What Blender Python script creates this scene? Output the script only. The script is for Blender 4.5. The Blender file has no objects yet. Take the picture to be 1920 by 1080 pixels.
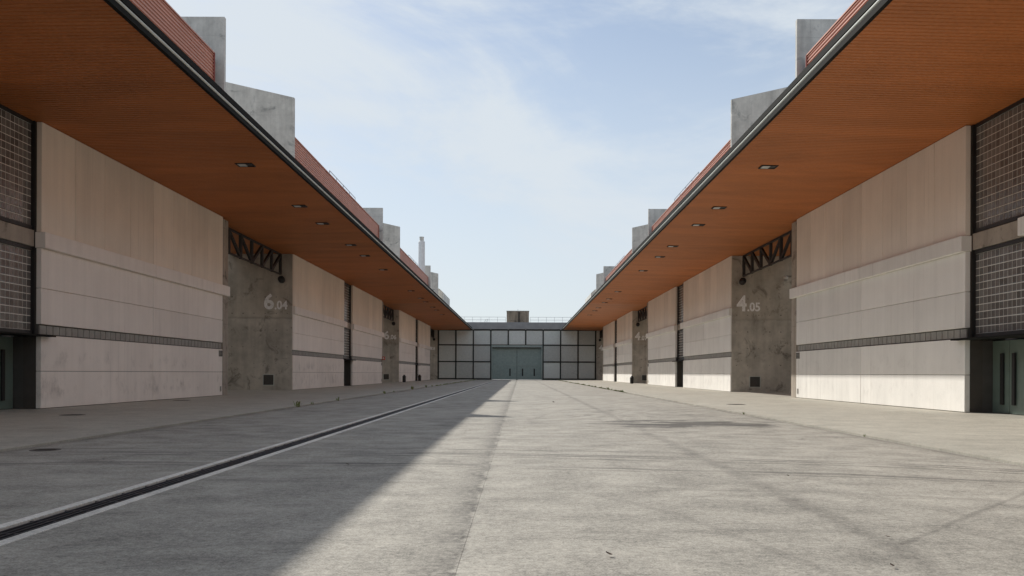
import bpy, bmesh, math, random
from mathutils import Vector, Matrix
random.seed(7)
C = bpy.context.scene.collection
SC = bpy.context.scene

# ------------------------------------------------------------------ camera
CX, EYE = 0.478, 1.10
cam_d = bpy.data.cameras.new('camera')
cam_d.sensor_width = 36.0
cam_d.lens = 36.0 * 1650 / 1920
cam_d.shift_x = -14.5 / 1920
cam_d.shift_y = 159.7 / 1920
cam_d.clip_start = 0.1
cam_d.clip_end = 5000
cam = bpy.data.objects.new('camera', cam_d)
C.objects.link(cam)
cam.matrix_world = Matrix.Translation((CX, 0, EYE)) @ Matrix.Rotation(math.radians(90), 4, 'X') @ Matrix.Rotation(0.0040, 4, 'Z')
SC.camera = cam

# ------------------------------------------------------------------ light
SUN_TO = Vector((-13.3, 18.2, 17.2)).normalized()
SUN_EL = math.asin(SUN_TO.z)
SUN_ROT = math.atan2(SUN_TO.x, SUN_TO.y)          # clockwise from +Y
sun_d = bpy.data.lights.new('sun', 'SUN')
sun_d.energy = 3.85
sun_d.angle = math.radians(0.7)
sun_d.color = (1.0, 0.96, 0.89)
sun = bpy.data.objects.new('sun', sun_d)
C.objects.link(sun)
sun.rotation_euler = (-SUN_TO).to_track_quat('-Z', 'Y').to_euler()
sun.location = (-40, 60, 60)

SC.view_settings.view_transform = 'Standard'
SC.view_settings.look = 'None'
SC.view_settings.exposure = 0.16
SC.view_settings.gamma = 1.0
SC.view_settings.use_curve_mapping = False
SC.cycles.max_bounces = 12
SC.cycles.diffuse_bounces = 8


class NT:
    """small helper round a node tree"""
    def __init__(self, tree):
        self.t = tree
        self.n = tree.nodes
        self.l = tree.links

    def put(self, sock, v):
        if v is None:
            return
        if isinstance(v, bpy.types.NodeSocket):
            self.l.new(v, sock)
        elif isinstance(v, (tuple, list)):
            if len(v) == 3 and len(sock.default_value) == 4:
                v = (*v, 1)
            sock.default_value = v
        else:
            sock.default_value = v

    def m(self, op, a, b=None, c=None, clamp=False):
        n = self.n.new('ShaderNodeMath')
        n.operation = op
        n.use_clamp = clamp
        for i, v in enumerate((a, b, c)):
            self.put(n.inputs[i], v)
        return n.outputs[0]

    def noise(self, scale=1.0, detail=4, vec=None, rough=0.55, dist=0.0):
        n = self.n.new('ShaderNodeTexNoise')
        n.inputs['Scale'].default_value = scale
        n.inputs['Detail'].default_value = detail
        n.inputs['Roughness'].default_value = rough
        n.inputs['Distortion'].default_value = dist
        self.put(n.inputs['Vector'], vec)
        return n.outputs['Fac']

    def rng(self, v, a, b, lo=0.0, hi=1.0, smooth=False):
        n = self.n.new('ShaderNodeMapRange')
        n.interpolation_type = 'SMOOTHSTEP' if smooth else 'LINEAR'
        self.put(n.inputs['Value'], v)
        for k, x in (('From Min', a), ('From Max', b), ('To Min', lo), ('To Max', hi)):
            self.put(n.inputs[k], x)
        return n.outputs['Result']

    def mix(self, fac, a, b, mode='MIX'):
        n = self.n.new('ShaderNodeMix')
        n.data_type = 'RGBA'
        n.blend_type = mode
        self.put(n.inputs['Factor'], fac)
        self.put(n.inputs['A'] if False else n.inputs[6], a)
        self.put(n.inputs[7], b)
        return n.outputs[2]

    def mapping(self, vec, scale=(1, 1, 1), loc=(0, 0, 0)):
        n = self.n.new('ShaderNodeMapping')
        self.put(n.inputs['Vector'], vec)
        n.inputs['Scale'].default_value = scale
        n.inputs['Location'].default_value = loc
        return n.outputs[0]

    def pos(self):
        return self.n.new('ShaderNodeNewGeometry').outputs['Position']

    def xyz(self, v):
        n = self.n.new('ShaderNodeSeparateXYZ')
        self.put(n.inputs[0], v)
        return n.outputs

    def rand(self):
        return self.n.new('ShaderNodeObjectInfo').outputs['Random']

    def bump(self, h, strength=0.2, dist=0.02):
        n = self.n.new('ShaderNodeBump')
        n.inputs['Strength'].default_value = strength
        n.inputs['Distance'].default_value = dist
        self.put(n.inputs['Height'], h)
        return n.outputs[0]


# ------------------------------------------------------------------ sky
world = bpy.data.worlds.new('World')
SC.world = world
world.use_nodes = True
w = NT(world.node_tree)
bg = world.node_tree.nodes['Background']
skyn = w.n.new('ShaderNodeTexSky')
skyn.sky_type = 'NISHITA'
skyn.sun_disc = False
skyn.sun_elevation = SUN_EL
skyn.sun_rotation = SUN_ROT
skyn.altitude = 10
skyn.air_density = 1.0
skyn.dust_density = 0.6
skyn.ozone_density = 1.5
tc = w.n.new('ShaderNodeTexCoord').outputs['Generated']
cv = w.mapping(tc, scale=(1.0, 1.0, 2.2), loc=(0.2, 1.9, 0.6))
n1 = w.noise(2.2, 7, cv, 0.6, 0.6)
n2 = w.noise(5.5, 6, w.mapping(tc, scale=(1, 1, 3.0), loc=(3, 1, 2)), 0.6, 0.4)
cl = w.rng(w.m('ADD', w.m('MULTIPLY', n1, 0.75), w.m('MULTIPLY', n2, 0.25)), 0.42, 0.60, 0.16, 0.92, True)
elev = w.xyz(tc)[2]
hz = w.rng(elev, 0.05, 0.50, 0.97, 0.0, True)               # pale low haze all round the horizon
fac = w.m('SUBTRACT', 1.0, w.m('MULTIPLY', w.m('SUBTRACT', 1.0, w.m('MULTIPLY', hz, 0.80)), w.m('SUBTRACT', 1.0, cl)))
skycol = w.mix(fac, skyn.outputs[0], (6.45, 7.0, 7.5))
bg.inputs['Strength'].default_value = 0.10
w.l.new(skycol, bg.inputs['Color'])


# ------------------------------------------------------------------ materials
def new_mat(name):
    m = bpy.data.materials.new(name)
    m.use_nodes = True
    t = NT(m.node_tree)
    return m, t, m.node_tree.nodes['Principled BSDF']


def plain(name, col, rough=0.6, metal=0.0, var=0.12, scale=3.0, spec=0.5, each=0.0):
    m, t, b = new_mat(name)
    n = t.noise(scale, 4, t.pos())
    f = t.rng(n, 0.3, 0.7, 1 - var, 1 + var)
    if each:
        f = t.m('MULTIPLY', f, t.rng(t.rand(), 0, 1, 1 - each, 1 + each))
    c = t.mix(1.0, col, f, 'MULTIPLY')
    t.put(b.inputs['Base Color'], c)
    b.inputs['Roughness'].default_value = rough
    b.inputs['Metallic'].default_value = metal
    b.inputs['Specular IOR Level'].default_value = spec
    return m


def concrete(name, col, blotch=0.35, streak=0.2, dark=(0.07, 0.06, 0.045), line_z=None):
    m, t, b = new_mat(name)
    p = t.pos()
    big = t.noise(0.55, 6, p, 0.6, 0.3)
    med = t.noise(2.6, 6, p, 0.65)
    fine = t.noise(38, 3, p, 0.6)
    st = t.noise(1.0, 5, t.mapping(p, scale=(2.3, 2.3, 0.2)), 0.6)
    f = t.m('ADD', t.m('ADD', t.rng(big, 0.3, 0.7, -blotch * .5, blotch * .5), t.rng(med, 0.3, 0.7, -.10, .10)),
            t.m('ADD', t.rng(fine, 0.3, 0.7, -.05, .05), t.rng(st, 0.35, 0.65, -streak * .6, streak * .4)))
    f = t.m('ADD', f, 1.0)
    c = t.mix(1.0, col, f, 'MULTIPLY')
    stain = t.m('MULTIPLY', t.rng(t.noise(0.9, 7, t.mapping(p, loc=(11, 4, 7)), 0.7, 0.8), 0.54, 0.68, 0, 1, True), 0.68)
    c = t.mix(stain, c, dark)
    if not line_z:
        zz = t.m('FRACT', t.m('DIVIDE', t.xyz(p)[2], 2.2))
        c = t.mix(t.m('MULTIPLY', t.rng(t.m('ABSOLUTE', t.m('SUBTRACT', zz, .5)), 0.0, 0.014, .32, 0.0), t.rng(med, .35, .6, .3, 1.0)), c, dark)
        run = t.noise(1.0, 4, t.mapping(p, scale=(3.2, 3.2, 0.10), loc=(4, 1, 0)), 0.55)
        c = t.mix(t.rng(run, .58, .72, 0, .38, True), c, dark)
    if line_z:
        z = t.xyz(p)[2]
        d = t.m('ABSOLUTE', t.m('SUBTRACT', z, t.m('ADD', line_z, t.rng(med, 0.3, 0.7, -.03, .03))))
        ln = t.m('MULTIPLY', t.rng(d, 0.0, 0.10, 0.34, 0.0), t.rng(big, .35, .6, .2, 1.0))
        c = t.mix(ln, c, dark)
        up = t.rng(z, line_z - .05, line_z + .05, 0.0, 0.35)
        c = t.mix(up, c, t.mix(0.5, (0.42, 0.345, 0.25), c, 'MIX'))
    t.put(b.inputs['Base Color'], c)
    b.inputs['Roughness'].default_value = 0.85
    b.inputs['Specular IOR Level'].default_value = 0.25
    t.put(b.inputs['Normal'], t.bump(t.m('ADD', med, t.m('MULTIPLY', fine, 0.4)), 0.25, 0.02))
    return m


def panel_mat(name, col, dirt):
    m, t, b = new_mat(name)
    p = t.pos()
    z = t.xyz(p)[2]
    st = t.noise(1.0, 6, t.mapping(p, scale=(3.0, 3.0, 0.16)), 0.62)
    big = t.noise(0.5, 4, p)
    fine = t.noise(45, 3, p, 0.6)
    f = t.m('ADD', t.m('ADD', t.rng(st, 0.3, 0.7, -.055, .035), t.rng(big, 0.3, 0.7, -.05, .05)),
            t.m('ADD', t.rng(fine, 0.3, 0.7, -.03, .03), t.rng(t.rand(), 0, 1, -.06, .06)))
    c = t.mix(1.0, col, t.m('ADD', f, 1.0), 'MULTIPLY')
    # rain streaks running down from the joints
    drip = t.noise(1.0, 3, t.mapping(p, scale=(7.0, 7.0, 0.12), loc=(3, 3, 0)), 0.5)
    c = t.mix(t.m('MULTIPLY', t.rng(drip, 0.60, 0.72, 0, .20, True), t.rng(t.noise(0.4, 3, p), .42, .6, 0, 1)), c, (0.30, 0.26, 0.22))
    # splash dirt and scuffs on the lower boards
    sm = t.m('ADD', t.m('MULTIPLY', t.noise(1.0, 7, t.mapping(p, scale=(2.2, 1.7, 1.3)), 0.72), .75), t.m('MULTIPLY', t.noise(0.35, 2, p), .25))
    zone = t.m('MULTIPLY', t.rng(z, 0.15, 0.5, 0, 1, True), t.rng(z, 0.75, 1.15, 1, 0.0, True))
    zone2 = t.m('MULTIPLY', t.rng(z, 1.05, 1.4, 0, 1, True), t.rng(z, 1.5, 1.9, 1, 0.0, True))
    zz = t.m('MAXIMUM', zone, t.m('MULTIPLY', zone2, 0.9))
    d = t.m('MULTIPLY', t.rng(sm, 0.47, 0.66, 0, dirt, True), zz)
    c = t.mix(d, c, (0.16, 0.13, 0.11))
    t.put(b.inputs['Base Color'], c)
    b.inputs['Roughness'].default_value = 0.75
    b.inputs['Specular IOR Level'].default_value = 0.25
    t.put(b.inputs['Normal'], t.bump(t.m('ADD', big, t.m('MULTIPLY', fine, 0.5)), 0.12, 0.02))
    return m


KERB_X = 6.60


def road_mat(name, col, marks=True, smooth=False):
    m, t, b = new_mat(name)
    p = t.pos()
    x, y, z = t.xyz(p)
    big = t.noise(0.28, 6, p, 0.6, 0.4)
    med = t.noise(1.6, 7, p, 0.68)
    brush = t.noise(1.0, 6, t.mapping(p, scale=(0.55, 2.8, 1)), 0.62, 0.3)
    fine = t.noise(20, 5, p, 0.8)
    grit = t.noise(75, 3, p, 0.75)
    k = 0.55 if smooth else 1.0
    f = t.m('ADD', t.m('ADD', t.rng(big, 0.3, 0.7, -.13 * k, .13 * k), t.rng(med, 0.3, 0.7, -.30 * k, .30 * k)),
            t.m('ADD', t.rng(brush, 0.3, 0.7, -.07, .07), t.m('ADD', t.rng(fine, 0.25, 0.75, -.50 * k, .50 * k), t.rng(grit, .3, .7, -.40 * k, .40 * k))))
    c = t.mix(1.0, col, t.m('ADD', f, 1.0), 'MULTIPLY')
    spots = t.rng(t.noise(3.3, 4, t.mapping(p, scale=(0.7, 1.4, 1), loc=(5, 9, 0)), 0.6, 0.3), 0.66, 0.74, 0, .35, True)
    c = t.mix(spots, c, (0.07, 0.062, 0.055))
    if marks:
        dark = (0.055, 0.05, 0.045)
        scr = t.rng(t.noise(2.4, 7, t.mapping(p, scale=(0.8, 2.6, 1), loc=(1, 2, 0)), 0.82, 0.4), 0.585, 0.66, 0, .34, True)
        c = t.mix(scr, c, dark)
        vor = t.n.new('ShaderNodeTexVoronoi')
        vor.feature = 'DISTANCE_TO_EDGE'
        vor.inputs['Scale'].default_value = 0.17
        wv = t.n.new('ShaderNodeVectorMath')
        wv.operation = 'ADD'
        nz = t.n.new('ShaderNodeTexNoise')
        nz.inputs['Scale'].default_value = 1.3
        nz.inputs['Detail'].default_value = 5
        t.put(nz.inputs['Vector'], p)
        t.put(wv.inputs[0], p)
        t.put(wv.inputs[1], nz.outputs['Color'])
        t.put(vor.inputs['Vector'], wv.outputs[0])
        crack = t.m('MULTIPLY', t.rng(vor.outputs['Distance'], 0.0, 0.0022, .55, 0.0), t.rng(t.noise(0.22, 3, p), .5, .6, 0, 1))
        c = t.mix(crack, c, dark)

        def band(dist, w_in, w_out, amt):
            return t.rng(t.m('ABSOLUTE', dist), w_in, w_out, amt, 0.0, True)
        # tyre marks curving right across the court
        xx = t.m('ADD', x, 2.6)
        curve = t.m('MULTIPLY', t.m('MULTIPLY', xx, xx), -0.024)
        wob = t.rng(t.noise(0.35, 3, p), 0.3, 0.7, -.18, .18)
        yy = t.m('SUBTRACT', t.m('SUBTRACT', y, curve), wob)
        brk = t.rng(t.noise(0.6, 4, t.mapping(p, scale=(1, .6, 1), loc=(2, 7, 0))), 0.36, 0.60, 0.12, 1.0)
        tot = None
        for c0, wi, wo, amt in ((12.85, .02, .07, .6), (12.25, .03, .10, .55), (12.05, .02, .07, .7), (11.75, .02, .07, .6),
                                (10.65, .05, .13, .55), (10.4, .02, .07, .4), (9.0, .03, .08, .22), (17.2, .05, .2, .15)):
            v = band(t.m('SUBTRACT', yy, c0), wi, wo, amt)
            tot = v if tot is None else t.m('MAXIMUM', tot, v)
        tot = t.m('MULTIPLY', tot, brk)
        # wide turning arcs
        for ax_, ay_, rad, wi, wo, amt in ((-14.0, 2.0, 16.4, .02, .08, .2), (-14.0, 2.0, 18.1, .02, .08, .16), (16.0, 20.0, 13.6, .02, .09, .18),
                                           (16.0, 20.0, 15.3, .02, .09, .14), (3.0, -9.0, 15.2, .02, .08, .18), (3.0, -9.0, 16.9, .02, .08, .14), (-9.0, 30.0, 14.0, .03, .10, .14)):
            dx_, dy_ = t.m('SUBTRACT', x, ax_), t.m('SUBTRACT', y, ay_)
            rr_ = t.m('SQRT', t.m('ADD', t.m('MULTIPLY', dx_, dx_), t.m('MULTIPLY', dy_, dy_)))
            tot = t.m('MAXIMUM', tot, t.m('MULTIPLY', band(t.m('SUBTRACT', t.m('ADD', rr_, wob), rad), wi, wo, amt), brk))
        # dirt lying along the left side of the middle joint, and along the right one
        ed = t.rng(med, 0.3, 0.7, .05, .55)
        dj = t.m('SUBTRACT', t.m('ADD', 0.12, t.rng(t.noise(1.7, 5, p, .7), .3, .7, -.07, .05)), x)
        j = t.m('MULTIPLY', t.rng(dj, -0.035, 0.02, 0, 1, True), t.m('SUBTRACT', 1.0, t.m('DIVIDE', dj, ed), clamp=True), clamp=True)
        j = t.m('MULTIPLY', j, t.rng(t.noise(1.3, 5, p, .7), .34, .58, .2, 1.0))
        tot = t.m('MAXIMUM', tot, t.m('MULTIPLY', t.m('MULTIPLY', j, t.rng(t.noise(13, 5, p, .85), .38, .60, .25, 1.0)), 0.95))
        dj2 = t.m('SUBTRACT', x, t.m('ADD', 2.86, t.rng(t.noise(0.8, 3, p), .3, .7, -.06, .06)))
        j2 = t.m('MULTIPLY', t.m('MULTIPLY', band(dj2, .02, .17, .8), t.rng(t.noise(0.7, 6, p, .75), .38, .60, .1, 1.0)), t.rng(t.noise(14, 5, p, .85), .36, .60, .3, 1.0))
        tot = t.m('MAXIMUM', tot, t.m('MULTIPLY', j2, 0.75))
        # hairline crack running off to the right
        cr = t.m('SUBTRACT', t.m('SUBTRACT', y, 5.6), t.m('MULTIPLY', t.m('SUBTRACT', x, 2.86), 1.12))
        cr = t.m('ADD', cr, t.rng(t.noise(1.2, 2, p), .3, .7, -.03, .03))
        crk = t.m('MULTIPLY', band(cr, .005, .07, .30), t.rng(x, 2.8, 2.9, 0, 1))
        tot = t.m('MAXIMUM', tot, crk)
        # grime gathered against the pavement edges
        ke = t.m('SUBTRACT', KERB_X, t.m('ABSOLUTE', x))
        kg = t.m('MULTIPLY', t.rng(ke, 0.0, t.rng(med, .3, .7, .10, .55), .55, 0.0, True), t.rng(t.noise(0.5, 4, p), .35, .6, .35, 1.0))
        tot = t.m('MAXIMUM', tot, kg)
        # damp oily patch
        ox = t.m('DIVIDE', t.m('SUBTRACT', x, 4.2), 2.3)
        oy = t.m('DIVIDE', t.m('SUBTRACT', y, 19.4), 1.7)
        rr = t.m('ADD', t.m('MULTIPLY', ox, ox), t.m('MULTIPLY', oy, oy))
        rr = t.m('ADD', rr, t.rng(t.noise(0.9, 6, t.mapping(p, scale=(.8, 1.5, 1)), .7, .6), .3, .7, -.7, 1.2))
        damp = t.rng(rr, .55, 1.15, .80, 0.0, True)
        tot = t.m('MAXIMUM', tot, damp)
        ox2 = t.m('DIVIDE', t.m('SUBTRACT', x, 3.6), 2.4)
        oy2 = t.m('DIVIDE', t.m('SUBTRACT', y, 24.0), 4.5)
        r2 = t.m('ADD', t.m('MULTIPLY', ox2, ox2), t.m('MULTIPLY', oy2, oy2))
        sp = t.m('MULTIPLY', t.rng(r2, .2, 1.2, 1, 0, True), t.rng(t.noise(1.5, 5, t.mapping(p, scale=(1, .6, 1)), .6), .54, .62, 0, .42, True))
        tot = t.m('MAXIMUM', tot, sp)
        c = t.mix(tot, c, dark)
    else:
        rust = t.m('MULTIPLY', t.rng(t.noise(0.45, 5, t.mapping(p, scale=(1, .55, 1), loc=(8, 2, 1)), .6), .58, .72, 0, .16, True), 1.0)
        c = t.mix(rust, c, (0.26, 0.15, 0.09))
    t.put(b.inputs['Base Color'], c)
    b.inputs['Roughness'].default_value = 0.8 if not smooth else 0.62
    b.inputs['Specular IOR Level'].default_value = 0.3
    t.put(b.inputs['Normal'], t.bump(t.m('ADD', t.m('MULTIPLY', med, .6), t.m('ADD', fine, t.m('MULTIPLY', grit, .5))), 0.35 * k, 0.012))
    return m


def glass_mat(name, col, rough, spec):
    m, t, b = new_mat(name)
    p = t.pos()
    n = t.noise(9, 3, p)
    c = t.mix(1.0, col, t.rng(t.rand(), 0, 1, .7, 1.35), 'MULTIPLY')
    t.put(b.inputs['Base Color'], c)
    b.inputs['Roughness'].default_value = rough
    b.inputs['Specular IOR Level'].default_value = spec
    t.put(b.inputs['Normal'], t.bump(n, 0.35, 0.03))
    return m


MAT = {}
MAT['panel_l'] = panel_mat('precast_panel_soiled', (0.91, 0.84, 0.765), 0.36)
MAT['panel_lu'] = panel_mat('precast_panel_tan_soiled', (0.90, 0.80, 0.67), 0.0)
MAT['panel_ru'] = panel_mat('precast_panel_tan', (0.88, 0.80, 0.70), 0.0)
MAT['panel_r'] = panel_mat('precast_panel_clean', (0.87, 0.85, 0.80), 0.16)
MAT['conc'] = concrete('old_shade_toned_concrete', (0.50, 0.465, 0.405), 0.5, 0.22, line_z=4.35)  # fin concrete under the canopy: its shade darkens the base, plus stains
MAT['fin'] = concrete('weathered_concrete', (0.62, 0.605, 0.56), 0.34, 0.22, dark=(0.24, 0.245, 0.23))
MAT['beam'] = concrete('lintel_concrete', (0.42, 0.37, 0.31), 0.25, 0.2)
def soffit_mat():
    m, t, b = new_mat('brown_soffit_sheet')
    p = t.pos()
    x, y, z = t.xyz(p)
    wn = t.n.new('ShaderNodeTexWhiteNoise')
    wn.noise_dimensions = '1D'
    t.put(wn.inputs['W'], t.m('FLOOR', t.m('DIVIDE', t.m('ADD', y, 8.0), 0.9)))
    stain = t.noise(0.5, 6, t.mapping(p, scale=(0.6, 1.4, 1)), 0.65, 0.5)
    fine = t.noise(14, 4, p, 0.7)
    f = t.m('ADD', t.m('ADD', t.rng(wn.outputs[0], 0, 1, .93, 1.06), t.rng(stain, .3, .7, -.16, .12)), t.rng(fine, .3, .7, -.11, .11))
    t.put(b.inputs['Base Color'], t.mix(1.0, (0.475, 0.160, 0.046), f, 'MULTIPLY'))
    b.inputs['Roughness'].default_value = 0.55
    b.inputs['Specular IOR Level'].default_value = 0.25
    return m


MAT['soffit'] = soffit_mat()
MAT['clad'] = plain('brick_red_metal_cladding', (0.60, 0.295, 0.215), 0.5, 0, 0.08, 0.7)
MAT['cladtrim'] = plain('red_trim', (0.30, 0.08, 0.06), 0.5)
MAT['gutter'] = plain('pale_metal_gutter', (0.55, 0.58, 0.53), 0.5, 0.0, .06)
MAT['fascia'] = plain('dark_fascia_metal', (0.014, 0.014, 0.012), 0.8, spec=0.12)
MAT['steel'] = plain('black_steel', (0.022, 0.018, 0.016), 0.6)
MAT['slot'] = plain('vent_grey', (0.30, 0.285, 0.255), 0.55, 0, .15)
MAT['slotdark'] = plain('vent_dark', (0.085, 0.08, 0.072), 0.8)
MAT['joint'] = plain('joint_dark', (0.075, 0.066, 0.056), 0.9)
MAT['frame'] = plain('black_window_frame', (0.018, 0.016, 0.015), 0.5)
MAT['mortar'] = plain('block_mortar', (0.76, 0.73, 0.66), 0.8)
MAT['block'] = glass_mat('glass_block', (0.15, 0.142, 0.132), 0.14, 0.6)
MAT['bblock'] = glass_mat('far_glass_block', (0.60, 0.65, 0.64), 0.25, 0.9)
MAT['bmortar'] = plain('far_block_mortar', (0.80, 0.80, 0.76), 0.7, each=0.15)
MAT['bframe'] = plain('green_black_steel', (0.022, 0.030, 0.028), 0.5)
MAT['bbeam'] = plain('grey_green_steel', (0.30, 0.36, 0.34), 0.5)
MAT['bdoor'] = plain('grey_green_door', (0.29, 0.365, 0.345), 0.5, 0, .1)
MAT['roofedge'] = plain('grey_roof_edge', (0.30, 0.31, 0.32), 0.6, 0, .10, 1.2)
MAT['door'] = plain('door_green_grey', (0.15, 0.20, 0.17), 0.38, 0, .08)
MAT['reveal'] = plain('entrance_dark_wall', (0.075, 0.07, 0.062), 0.7)
MAT['black'] = plain('black_plastic', (0.014, 0.013, 0.013), 0.5)
MAT['white'] = plain('white_paint', (0.70, 0.68, 0.64), 0.6, 0, .12, 12)
MAT['number'] = plain('worn_number_paint', (0.90, 0.89, 0.87), 0.7, 0, .16, 9)
MAT['lens'] = plain('lamp_lens', (0.55, 0.56, 0.54), 0.4)
MAT['rail'] = plain('galvanised_rail', (0.36, 0.39, 0.42), 0.4, 0.3)
MAT['chimney'] = plain('pale_chimney', (0.75, 0.75, 0.74), 0.6, 0, .08)
MAT['red'] = plain('signal_red', (0.55, 0.07, 0.035), 0.5)
MAT['road'] = road_mat('court_concrete', (0.345, 0.322, 0.277))
MAT['walk'] = road_mat('pavement_concrete', (0.435, 0.414, 0.352), False, True)
MAT['strip'] = road_mat('drain_edge_concrete', (0.70, 0.665, 0.60), False, True)
MAT['ground'] = road_mat('far_ground', (0.33, 0.31, 0.28), False, True)
MAT['iron'] = plain('cast_iron', (0.075, 0.068, 0.060), 0.6, 0.2, .2, 20)
MAT['drain'] = plain('drain_dark', (0.030, 0.031, 0.036), 0.5)
MAT['weed'] = plain('weed_green', (0.20, 0.235, 0.08), 0.7, 0, .35, 25)
MAT['leaf'] = plain('dry_leaf', (0.06, 0.035, 0.02), 0.8)
MAT['tower'] = concrete('stained_plant_concrete', (0.34, 0.29, 0.225), 0.5, 0.5, dark=(0.03, 0.028, 0.03))

# ------------------------------------------------------------------ mesh helpers
WLOC = {}
CACHE = {}


def bbox(bm, x0, x1, y0, y1, z0, z1):
    x0, x1 = min(x0, x1), max(x0, x1)
    y0, y1 = min(y0, y1), max(y0, y1)
    v = [bm.verts.new(p) for p in ((x0, y0, z0), (x1, y0, z0), (x1, y1, z0), (x0, y1, z0),
                                   (x0, y0, z1), (x1, y0, z1), (x1, y1, z1), (x0, y1, z1))]
    for f in ((0, 3, 2, 1), (4, 5, 6, 7), (0, 1, 5, 4), (1, 2, 6, 5), (2, 3, 7, 6), (3, 0, 4, 7)):
        bm.faces.new([v[i] for i in f])
    return v


def prism(bm, pts, axis, a0, a1):
    """extrude a closed 2D outline along an axis"""
    def mk(p, a):
        return {'x': (a, p[0], p[1]), 'y': (p[0], a, p[1]), 'z': (p[0], p[1], a)}[axis]
    lo = [bm.verts.new(mk(p, a0)) for p in pts]
    hi = [bm.verts.new(mk(p, a1)) for p in pts]
    n = len(pts)
    for i in range(n):
        bm.faces.new((lo[i], lo[(i + 1) % n], hi[(i + 1) % n], hi[i]))
    bm.faces.new(lo[::-1])
    bm.faces.new(hi)


def bar(bm, p, q, w=0.1, d=None):
    """rectangular bar from p to q"""
    d = d or w
    p, q = Vector(p), Vector(q)
    ax = (q - p).normalized()
    up = Vector((1, 0, 0)) if abs(ax.x) < .9 else Vector((0, 1, 0))
    s = ax.cross(up).normalized() * w / 2
    u = up * d / 2
    vs = []
    for c in (p, q):
        for a, b2 in ((-1, -1), (1, -1), (1, 1), (-1, 1)):
            vs.append(bm.verts.new(c + s * a + u * b2))
    for f in ((0, 1, 2, 3), (7, 6, 5, 4), (0, 4, 5, 1), (1, 5, 6, 2), (2, 6, 7, 3), (3, 7, 4, 0)):
        bm.faces.new([vs[i] for i in f])


def lathe(bm, prof, n=16, cx=0, cy=0):
    rings = []
    for r, z in prof:
        rings.append([bm.verts.new((cx + r * math.cos(2 * math.pi * i / n), cy + r * math.sin(2 * math.pi * i / n), z)) for i in range(n)])
    for a, b2 in zip(rings, rings[1:]):
        for i in range(n):
            bm.faces.new((a[i], a[(i + 1) % n], b2[(i + 1) % n], b2[i]))
    bm.faces.new(rings[0][::-1])
    bm.faces.new(rings[-1])


def finish(name, bm, mat):
    bmesh.ops.recalc_face_normals(bm, faces=bm.faces[:])
    me = bpy.data.meshes.new(name)
    bm.to_mesh(me)
    bm.free()
    if mat is not None:
        me.materials.append(mat)
    return me


def link(name, me, parent=None, loc=(0, 0, 0), kind=None, label=None, rot=None):
    """loc is a world position; children are stored relative to their parent"""
    o = bpy.data.objects.new(name, me)
    C.objects.link(o)
    loc = Vector(loc)
    if parent is not None:
        o.parent = parent
        o.location = loc - WLOC[parent.name]
    else:
        o.location = loc
    WLOC[o.name] = loc
    if rot:
        o.rotation_euler = rot
    if kind:
        o['kind'] = kind
    if label:
        o['label'] = label
    return o


def boxpart(name, mat, parent, x0, x1, y0, y1, z0, z1, bev=0.0, kind=None, label=None):
    """a box centred on its own place; alike boxes share mesh data"""
    dx, dy, dz = abs(x1 - x0), abs(y1 - y0), abs(z1 - z0)
    key = (name, round(dx, 3), round(dy, 3), round(dz, 3), mat.name, bev)
    me = CACHE.get(key)
    if me is None:
        bm = bmesh.new()
        bbox(bm, -dx / 2, dx / 2, -dy / 2, dy / 2, -dz / 2, dz / 2)
        if bev:
            bmesh.ops.bevel(bm, geom=bm.edges[:], offset=bev, segments=1, affect='EDGES')
        me = CACHE[key] = finish(name, bm, mat)
    return link(name, me, parent, ((x0 + x1) / 2, (y0 + y1) / 2, (z0 + z1) / 2), kind, label)


def absmesh(name, bm, mat, parent=None, kind=None, label=None):
    """bm built in world coordinates"""
    if parent is not None:
        bmesh.ops.translate(bm, verts=bm.verts[:], vec=-WLOC[parent.name])
        o = link(name, finish(name, bm, mat), parent, WLOC[parent.name], kind, label)
    else:
        o = link(name, finish(name, bm, mat), None, (0, 0, 0), kind, label)
    return o


def thing(name, label, cat, loc=(0, 0, 0), group=None, rotz=0):
    o = bpy.data.objects.new(name, None)
    o.empty_display_size = 0.3
    C.objects.link(o)
    o.location = loc
    o.rotation_euler = (0, 0, rotz)
    WLOC[o.name] = Vector(loc)
    o['label'] = label
    o['category'] = cat
    if group:
        o['group'] = group
    return o


def tag(o, label, cat, group=None):
    o['label'] = label
    o['category'] = cat
    if group:
        o['group'] = group
    return o


def copy_tree(o, parent=None):
    c = o.copy()
    C.objects.link(c)
    if parent is not None:
        c.parent = parent
    for ch in o.children:
        copy_tree(ch, c)
    return c


# ------------------------------------------------------------------ dimensions
D = 13.10            # facade plane
BAY = 46.5
YB = 146.0           # far wall
Y_START = -8.0
WALK_Z = 0.03
XE, ZE = 7.50, 8.30  # canopy outer edge
ZS = 8.19            # soffit at the facade
KERB = 6.60


def sheet(name, x0, x1, y0, y1, z, mat, thick=0.12, kind='structure', parent=None):
    bm = bmesh.new()
    bbox(bm, x0, x1, y0, y1, z - thick, z)
    return absmesh(name, bm, mat, parent, kind)


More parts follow.
